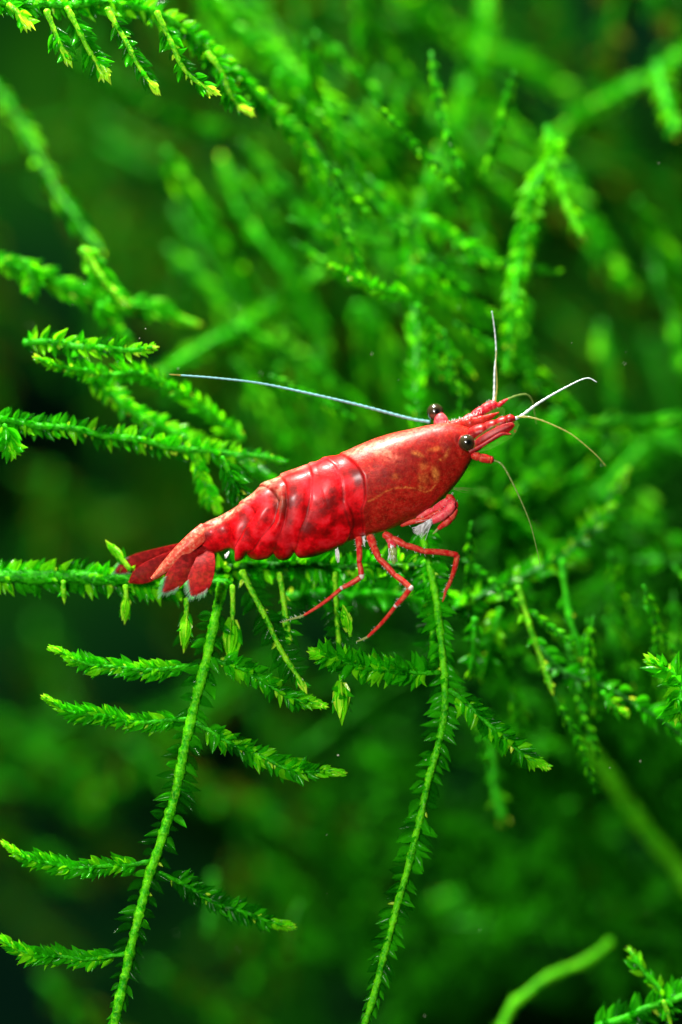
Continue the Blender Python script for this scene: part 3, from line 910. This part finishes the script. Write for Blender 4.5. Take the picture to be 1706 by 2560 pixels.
M_SHELL = shrimp_mat()
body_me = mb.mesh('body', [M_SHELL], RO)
ca = body_me.color_attributes.new('pigment_shade', 'FLOAT_COLOR', 'POINT')
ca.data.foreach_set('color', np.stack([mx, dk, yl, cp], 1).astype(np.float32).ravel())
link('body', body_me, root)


def limb_mat(name, core, edge, transp=.15, rough=.4, mottled=None, spec=.25):
    """red flesh flecked with the paler colour of the skin"""
    nt = NT(name)
    n1 = noise(nt, 40.0, 3.0)
    col = nt.mix(nt.ramp(n1, [(.42, (0, 0, 0)), (.68, (1, 1, 1))]), (*core, 1), (*(mottled or tuple(c * .6 for c in core)), 1))
    n2 = noise(nt, 75.0, 2.0)
    col = nt.mix(nt.ramp(n2, [(.56, (0, 0, 0)), (.74, (.75, .75, .75))]), col, (*edge, 1))
    pb = nt.n('ShaderNodeBsdfPrincipled', Base_Color=col, Roughness=rough)
    pb.inputs['Specular IOR Level'].default_value = spec
    pb.inputs['Subsurface Weight'].default_value = .3
    pb.inputs['Subsurface Radius'].default_value = (1, .2, .15)
    pb.inputs['Subsurface Scale'].default_value = .02
    tp = nt.n('ShaderNodeBsdfTransparent', Color=(1, .75, .6, 1))
    m = nt.n('ShaderNodeMixShader', i0=transp, i1=pb.outputs[0], i2=tp.outputs[0])
    return nt.surf(m.outputs[0])


def simple(name, col, rough=.3, transp=0.0, tcol=(1, 1, 1, 1), sub=0.0, coat=0.0, spec=.5):
    nt = NT(name)
    n1 = noise(nt, 50.0, 2.0)
    c = nt.mix(n1, tuple(x * .75 for x in col), tuple(min(1, x * 1.2) for x in col))
    pb = nt.n('ShaderNodeBsdfPrincipled', Base_Color=c, Roughness=rough)
    pb.inputs['Subsurface Weight'].default_value = sub
    pb.inputs['Subsurface Scale'].default_value = .02
    pb.inputs['Coat Weight'].default_value = coat
    pb.inputs['Coat Roughness'].default_value = .05
    pb.inputs['Specular IOR Level'].default_value = spec
    if transp:
        tp = nt.n('ShaderNodeBsdfTransparent', Color=tcol)
        m = nt.n('ShaderNodeMixShader', i0=transp, i1=pb.outputs[0], i2=tp.outputs[0])
        return nt.surf(m.outputs[0])
    return nt.surf(pb.outputs[0])


M_LIMB = limb_mat('shrimp_leg', (.66, .010, .014), (.85, .34, .10), mottled=(.86, .13, .07))
M_FAN = limb_mat('shrimp_tail_fan', (.18, .002, .002), (.40, .014, .010), transp=.20, mottled=(.40, .008, .009), rough=.55, spec=.1)
M_TELS = limb_mat('shrimp_telson', (.74, .05, .03), (.92, .46, .28), transp=.0, mottled=(.86, .22, .12))
M_JOINT = simple('joint_white', (.86, .70, .62), .3, .15)
M_CLEAR = simple('limb_clear', (.45, .50, .18), .25, .45, (.85, 1, .6, 1))
M_WHITE = simple('bristle_white', (.97, .97, .96), .5)
M_FRINGE = simple('fringe', (.66, .74, .66), .6, .90, (.8, 1, .85, 1))
M_ANTB = simple('antenna_blue', (.22, .50, .54), .25, .10)
M_ANTW = simple('antenna_white', (.70, .82, .80), .25, .10)
M_ANTG = simple('antenna_green', (.30, .40, .10), .3, .45, (.7, 1, .5, 1))
M_ANTY = simple('antenna_gold', (.40, .36, .08), .3, .5, (1, 1, .6, 1))


def scale_mat():
    nt = NT('scale_clear')
    pos = nt.n('ShaderNodeNewGeometry').outputs['Position']
    vo = nt.n('ShaderNodeTexVoronoi', Vector=pos, Scale=22.0).outputs['Distance']
    n2 = noise(nt, 9.0, 2.0, pos)
    spot = nt.math('MULTIPLY', nt.ramp(vo, [(.16, (1, 1, 1)), (.26, (0, 0, 0))]), nt.ramp(n2, [(.48, (0, 0, 0)), (.56, (1, 1, 1))]))
    col = nt.mix(spot, (.20, .46, .05, 1), (.45, .01, .01, 1))
    pb = nt.n('ShaderNodeBsdfPrincipled', Base_Color=col, Roughness=.3)
    pb.inputs['Specular IOR Level'].default_value = .2
    tp = nt.n('ShaderNodeBsdfTransparent', Color=(.80, 1.0, .62, 1))
    f = nt.math('SUBTRACT', .88, nt.math('MULTIPLY', spot, .7))
    m = nt.n('ShaderNodeMixShader', i0=f, i1=pb.outputs[0], i2=tp.outputs[0])
    return nt.surf(m.outputs[0])


M_SCALE = scale_mat()
M_PED = limb_mat('shrimp_peduncle', (.24, .003, .004), (.55, .06, .03), transp=.04, mottled=(.40, .006, .008))
M_PEDR = limb_mat('shrimp_peduncle_far', (.72, .012, .03), (.88, .36, .26), transp=.04, mottled=(.80, .03, .05))
M_STALK = limb_mat('shrimp_eyestalk', (.80, .04, .07), (.88, .30, .26), transp=.0, mottled=(.88, .16, .15))


def eye_mat():
    nt = NT('shrimp_eye')
    tc = nt.n('ShaderNodeTexCoord').outputs['Object']
    gr = nt.n('ShaderNodeTexNoise', Vector=tc, Scale=60.0, Detail=3.0).outputs['Fac']
    x = nt.n('ShaderNodeVectorMath', {'operation': 'DISTANCE'}, i0=tc, i1=(0.008, -.046, .004)).outputs['Value']
    pup = nt.ramp(x, [(.008, (0, 0, 0)), (.026, (1, 1, 1))])
    col = nt.mix(gr, (.012, .011, .005, 1), (.060, .045, .018, 1))
    col = nt.mix(pup, (.002, .002, .002, 1), col)
    pb = nt.n('ShaderNodeBsdfPrincipled', Base_Color=col, Roughness=.22)
    pb.inputs['Coat Weight'].default_value = 1.0
    pb.inputs['Coat Roughness'].default_value = .04
    return nt.surf(pb.outputs[0])


M_EYE = eye_mat()


def ellipsoid(mb, c, r, m=0, nu=28, nv=18, stretch=(1, 1, 1)):
    v, f = [], []
    for i in range(nv + 1):
        a = math.pi * i / nv
        for j in range(nu):
            b = 2 * math.pi * j / nu
            v.append((c[0] + r * stretch[0] * math.sin(a) * math.cos(b), c[1] + r * stretch[1] * math.sin(a) * math.sin(b), c[2] + r * stretch[2] * math.cos(a)))
    for i in range(nv):
        for j in range(nu):
            f.append((i * nu + j, i * nu + (j + 1) % nu, (i + 1) * nu + (j + 1) % nu, (i + 1) * nu + j))
    mb.add(v, f, m)


def eye(c, r, stalk_pts, stalk_r, lab, smat):
    mbk = MB()
    ellipsoid(mbk, (0, 0, 0), r)
    o = link('eye', mbk.mesh('eye', [M_EYE]), root, Vector(c - RO))
    o['label'] = lab
    sm = MB()
    pth, s = smooth_path(stalk_pts, .006)
    sm.tube(pth, np.interp(s / s[-1], np.linspace(0, 1, len(stalk_r)), stalk_r), 20)
    st = link('eyestalk', sm.mesh('eyestalk', [smat], c), o)
    return o


eye(P(1168, 1107, -.116), .0490, [P(1146, 1100, -.05), P(1156, 1103, -.08), P(1163, 1106, -.105)], [.034, .040, .040], 'near dark eye', M_PED)
eye(P(1089, 1030, .13), .0500, [P(1106, 1072, .09), P(1104, 1058, .10), P(1101, 1047, .105), P(1098, 1041, .112)], [.044, .044, .042, .032], 'far dark eye on a red stalk', M_STALK)


def limb(name, pts, rads, d, mats=None, joints=(), bristles=0, parent=None, flat=1.0, clear_from=None, label=None, jr=1.15):
    """a jointed limb drawn through photograph pixels; joints get a pale collar"""
    mats = mats or [M_LIMB, M_JOINT, M_CLEAR, M_WHITE]
    ds = d if isinstance(d, (list, tuple)) else [d] * len(pts)
    w = [P(x, y, dd) for (x, y), dd in zip(pts, ds)]
    mbk = MB()
    for k in range(len(w) - 1):
        a, b = w[k], w[k + 1]
        n = max(6, int(np.linalg.norm(b - a) / .008))
        t = np.linspace(0, 1, n)
        pth = a[None] * (1 - t[:, None]) + b[None] * t[:, None]
        bow = np.cross(b - a, [0, 1, 0]) * .03
        pth = pth + np.sin(t * math.pi)[:, None] * bow[None]
        r = (rads[k] * (1 - t) + rads[k + 1] * t) * (1 + .10 * np.sin(t * math.pi) - .10 * (np.abs(t - .5) > .47))
        mbk.tube(pth, r, 12, 2 if clear_from is not None and k >= clear_from else 0, flat, jit=.03)
    for k in joints:
        ellipsoid(mbk, w[k], rads[k] * jr, 1, 14, 10)
    o = part(name, mbk, mats, parent, label)
    if bristles:
        hb = MB()
        for _ in range(bristles):
            k = random.randrange(len(w) - 1)
            t = random.random()
            p = w[k] * (1 - t) + w[k + 1] * t
            ax = (w[k + 1] - w[k]); ax = ax / np.linalg.norm(ax)
            sd = np.cross(ax, [0, 1, 0]) * random.choice((1, -1, -1)) + np.array([0, random.uniform(-.6, .3), 0]) + ax * random.uniform(.1, .8)
            sd /= np.linalg.norm(sd)
            r = rads[k] * (1 - t) + rads[k + 1] * t
            hb.tube(np.array([p + sd * r * .8, p + sd * (r + .004), p + sd * (r + random.uniform(.006, .015))]), [.0014, .0010, .0005], 4)
        bo_ = part('bristles', hb, [M_WHITE], o)
        bo_['kind'] = 'stuff'
    return o


def Z4(pts):
    return [(700 + x / 3.136, 1240 + y / 3.136) for x, y in pts]


limb('leg', Z4([(615, 320), (622, 400), (622, 520), (640, 632), (485, 722), (190, 935), (75, 968), (8, 992)]), [.020, .017, .0145, .016, .012, .008, .005, .0025],
     [-.05, -.08, -.12, -.14, -.13, -.06, -.03, -.01], joints=(3, 4), bristles=42, clear_from=5)
limb('leg', Z4([(705, 315), (735, 400), (775, 490), (900, 620), (1025, 722), (908, 862), (690, 1105), (600, 1142)]), [.024, .021, .017, .016, .016, .012, .009, .0035],
     [-.06, -.10, -.14, -.18, -.20, -.16, -.08, -.05], joints=(4, 5), bristles=48, clear_from=6)
limb('leg', Z4([(815, 300), (880, 335), (985, 388), (1130, 435), (1392, 462), (1345, 650), (1300, 745), (1275, 830)]), [.022, .021, .018, .017, .017, .012, .009, .0035],
     [-.03, -.04, -.06, -.05, .0, .05, .08, .10], joints=(), bristles=44)
# folded front limbs under the head
limb('claw_leg', Z1([(640, 1385), (860, 1330), (1190, 1195), (1165, 1175), (1105, 1100)]), [.012, .016, .014, .020, .024], [-.02, -.05, -.09, -.09, -.08], flat=.8, bristles=10)
limb('claw_leg', Z1([(790, 1310), (960, 1235), (1110, 1150), (1150, 1185), (1080, 1260), (930, 1345)]), [.012, .018, .026, .022, .028, .022], [-.02, -.05, -.09, -.12, -.13, -.12], mats=[M_STALK, M_JOINT, M_CLEAR, M_WHITE], flat=.7, bristles=8)
limb('claw_leg', Z1([(1180, 1225), (1120, 1320), (1040, 1390), (1000, 1420), (950, 1470)]), [.014, .024, .016, .009, .003], [-.10, -.10, -.10, -.10, -.10], mats=[M_LIMB, M_JOINT, M_CLEAR, M_WHITE], clear_from=3)
limb('claw_leg', Z4([(840, 330), (870, 360), (885, 410), (890, 470), (895, 530)]), [.014, .020, .024, .022, .010], [-.02, -.05, -.07, -.08, -.08], mats=[M_STALK, M_JOINT, M_CLEAR, M_WHITE], clear_from=2)


def tuft(name, a, b, spread, n, r=.003, mat=None, length=(.7, 1.1)):
    hb = MB()
    a = np.array(a); b = np.array(b)
    ax = b - a
    L = np.linalg.norm(ax)
    for _ in range(n):
        dv_ = ax / L + rng.normal(0, spread, 3)
        dv_ /= np.linalg.norm(dv_)
        e = a + dv_ * L * random.uniform(*length)
        s0 = a + rng.normal(0, .006, 3)
        m_ = (s0 + e) / 2 + rng.normal(0, .004, 3)
        hb.tube(smooth_path([s0, m_, e], .02)[0], np.linspace(r, r * .3, max(3, len(smooth_path([s0, m_, e], .02)[0]))), 4)
    return part(name, hb, [mat or M_WHITE])


def z1p(x, y, d): return P(840 + x / 3.92, 960 + y / 3.92, d)
def z4p(x, y, d): return P(700 + x / 3.136, 1240 + y / 3.136, d)


tuft('claw_brush', z1p(935, 1340, -.13), z1p(790, 1465, -.15), .20, 120, .0022)
tuft('claw_brush', z4p(880, 390, -.08), z4p(885, 510, -.09), .16, 40)
tuft('claw_brush', z4p(445, 415, -.10), z4p(462, 515, -.12), .06, 9)
tuft('claw_brush', z4p(660, 320, -.05), z4p(664, 400, -.07), .06, 8)
tuft('claw_brush', P(571, 1383, -.10), P(565, 1394, -.12), .15, 8)
# whiskers at the throat
tuft('throat_whiskers', P(1135, 1222, -.06), P(1192, 1226, -.06), .10, 7, .0014, M_ANTG)
# the pale fuzz on the brow
fz = MB()
for _ in range(64):
    t = random.random()
    x = 1105 + t * 100; y = 1059 - 30 * t ** 1.3
    p = P(x, y + 4, random.uniform(-.03, .06))
    d_ = np.array([random.uniform(-.2, .6), random.uniform(-.4, .2), 1.0]); d_ /= np.linalg.norm(d_)
    L = random.uniform(.012, .026)
    fz.tube(np.array([p, p + d_ * L * .5, p + d_ * L]), [.0018, .0014, .0006], 4)
part('brow_fuzz', fz, [M_WHITE])['kind'] = 'stuff'


# tail fan: the middle plate and two pairs of side plates, each with a clear fringe of hairs
def blade(name, pts, widths, d, mat, thick=.012, fringe=0.0, ridge=.010, label=None, fr_n=60):
    ds = d if isinstance(d, (list, tuple)) else [d] * len(pts)
    w = np.array([P(x, y, dd) for (x, y), dd in zip(pts, ds)])
    pth, s = smooth_path(np.column_stack([w, widths]), .008)
    wd = pth[:, 3]; pth = pth[:, :3]
    t, l, n = frames(pth)
    K = 14
    a = np.linspace(0, 2 * math.pi, K * 2, endpoint=False)
    v = []
    for i in range(len(pth)):
        for q in a:
            c_, s_ = math.cos(q), math.sin(q)
            v.append(pth[i] + l[i] * wd[i] * c_ + n[i] * (thick * s_ * min(1, wd[i] / .02) * (1.0 - .5 * abs(c_)) + (ridge * math.exp(-(c_ / .25) ** 2) if s_ > 0 else 0) * min(1, wd[i] / .03)))
    f = []
    m2 = 2 * K
    for i in range(len(pth) - 1):
        for j in range(m2):
            f.append((i * m2 + j, i * m2 + (j + 1) % m2, (i + 1) * m2 + (j + 1) % m2, (i + 1) * m2 + j))
    f.append(tuple(range(m2))); f.append(tuple((len(pth) - 1) * m2 + j for j in range(m2))[::-1])
    mbk = MB(); mbk.add(v, f)
    o = part(name, mbk, [mat], None, label)
    if fringe:
        hb = MB()
        for k in range(fr_n):
            q = (k / (fr_n - 1) * 2 - 1) * .8
            i = int((1 - .30 * abs(q) ** 1.5) * (len(pth) - 1))
            p = pth[i] + l[i] * wd[i] * (q / max(.35, abs(q)) if abs(q) > .35 else q / .35) * .92
            dd_ = t[i] + l[i] * q * .55 + rng.normal(0, .06, 3)
            dd_ /= np.linalg.norm(dd_)
            L = fringe * random.uniform(.4, 1.1) * (1 - .45 * abs(q))
            hb.tube(np.array([p - dd_ * .01, p + dd_ * L * .5, p + dd_ * L]), [.0045, .004, .0015], 4)
        fo = part('fringe', hb, [M_FRINGE], o)
        fo['kind'] = 'stuff'
    return o


def z3(x, y): return (260 + x / 3.92, 1280 + y / 3.92)


blade('tail_plate', [z3(820, 320), z3(560, 415), z3(330, 490), z3(190, 550), z3(100, 600)], [.020, .040, .048, .038, .006], [.04, .12, .17, .19, .20], M_FAN, thick=.007, fringe=.035)
blade('tail_plate', [z3(860, 350), z3(640, 480), z3(450, 580), z3(330, 640), z3(245, 692)], [.024, .052, .058, .044, .006], [.0, .06, .09, .10, .11], M_FAN, thick=.007)
blade('telson', [z3(1000, 160), z3(900, 260), z3(740, 400), z3(600, 540), z3(470, 655)], [.040, .048, .040, .030, .010], [-.02, -.08, -.08, -.06, -.04], M_TELS, thick=.022, fringe=.0, ridge=.016)
blade('tail_plate', [z3(990, 340), z3(860, 470), z3(750, 590), z3(660, 700), z3(575, 795)], [.040, .058, .060, .050, .007], [-.05, -.09, -.11, -.13, -.14], M_FAN, thick=.007, fringe=.05)
blade('tail_plate', [z3(1005, 380), z3(990, 500), z3(955, 625), z3(910, 735), z3(858, 825)], [.044, .060, .070, .062, .010], [-.06, -.13, -.17, -.20, -.22], M_FAN, thick=.007, fringe=.045)


# feelers
def feeler(pts, d, r0, r1, mat, name='antenna', label=None, beads=170.0):
    ds = np.linspace(d[0], d[1], len(pts))
    w = [P(x, y, q) for (x, y), q in zip(pts, ds)]
    pth, s = smooth_path(w, .006)
    t = s / s[-1]
    r = r0 + (r1 - r0) * t ** .8
    r = r * (1 + .16 * np.sin(s * beads))
    mbk = MB(); mbk.tube(pth, r, 8)
    return part(name, mbk, [mat], None, label)


def z5(pts): return [(1050 + x / 3.136, 760 + y / 3.136) for x, y in pts]


limb('antennule_base', z5([(330, 930), (420, 885), (500, 835), (560, 802), (598, 785)]), [.020, .026, .030, .030, .022], [.06, .07, .08, .08, .08], mats=[M_PEDR, M_JOINT, M_CLEAR, M_WHITE], bristles=26)
limb('antennule_base', z5([(400, 1035), (520, 992), (610, 955), (690, 920), (738, 898)]), [.044, .042, .038, .034, .026], [-.07, -.10, -.12, -.13, -.14], mats=[M_PED, M_JOINT, M_CLEAR, M_WHITE], bristles=6)
limb('antennule_base', z5([(612, 800), (650, 772), (692, 745)]), [.014, .012, .004], .07, mats=[M_PEDR, M_JOINT, M_CLEAR, M_WHITE])
limb('antenna_base', z5([(410, 1180), (470, 1205), (555, 1222), (575, 1225)]), [.022, .024, .024, .018], -.12, mats=[M_LIMB, M_JOINT, M_CLEAR, M_WHITE])
feeler(z5([(580, 765), (585, 680), (588, 520), (600, 380), (588, 210), (566, 55)]), (.08, .14), .0070, .0022, M_ANTW)
feeler(z5([(594, 760), (606, 640), (598, 470), (600, 360)]), (.06, .10), .0062, .0020, M_ANTY)
feeler(z5([(690, 745), (770, 715), (840, 710), (882, 755), (900, 850), (915, 940)]), (.07, .2), .0062, .0024, M_ANTG)
feeler(z5([(745, 900), (800, 875), (920, 785), (1050, 705), (1180, 635), (1270, 592), (1330, 582), (1388, 612)]), (-.14, -.10), .0100, .0028, M_ANTW)
feeler(z5([(760, 885), (850, 885), (950, 910), (1060, 955), (1180, 1015), (1290, 1100), (1390, 1190), (1460, 1270)]), (-.14, -.30), .0064, .0014, M_ANTY)
feeler([(1075, 1055), (1020, 1045), (900, 1013), (780, 985), (650, 958), (540, 945), (452, 938)], (.16, .02), .0085, .0050, M_ANTB, label='bluish antenna swept back over the body')
feeler([(452, 938), (440, 937), (424, 936)], (.02, .0), .0048, .003, M_ANTY)
feeler([(1234, 1150), (1252, 1158), (1268, 1180), (1298, 1240), (1325, 1305), (1342, 1370), (1352, 1415)], (-.12, -.16), .0075, .0018, M_ANTG, label='thin greenish antenna hanging below the head')

# clear scales beside the feelers
blade('antenna_scale', z5([(400, 1130), (500, 1085), (600, 1030), (700, 975), (775, 930)]), [.030, .050, .056, .050, .012], [-.13, -.145, -.158, -.16, -.16], M_SCALE, thick=.004, ridge=0)
blade('antenna_scale', z5([(400, 960), (500, 925), (580, 880), (640, 840), (665, 822)]), [.020, .034, .036, .028, .008], [.02, .03, .04, .05, .05], M_SCALE, thick=.004, ridge=0)
blade('scale_rib', z5([(400, 1130), (500, 1070), (600, 1012), (690, 968), (738, 940)]), [.022, .030, .030, .026, .012], [-.12, -.150, -.164, -.168, -.165], M_PED, thick=.008, ridge=0)
blade('scale_rib', z5([(385, 1165), (480, 1115), (560, 1065), (640, 1020), (716, 1020)]), [.010, .010, .009, .010, .004], [-.14, -.160, -.172, -.178, -.18], M_PED, thick=.004, ridge=0)
print('objects', len(bpy.data.objects))
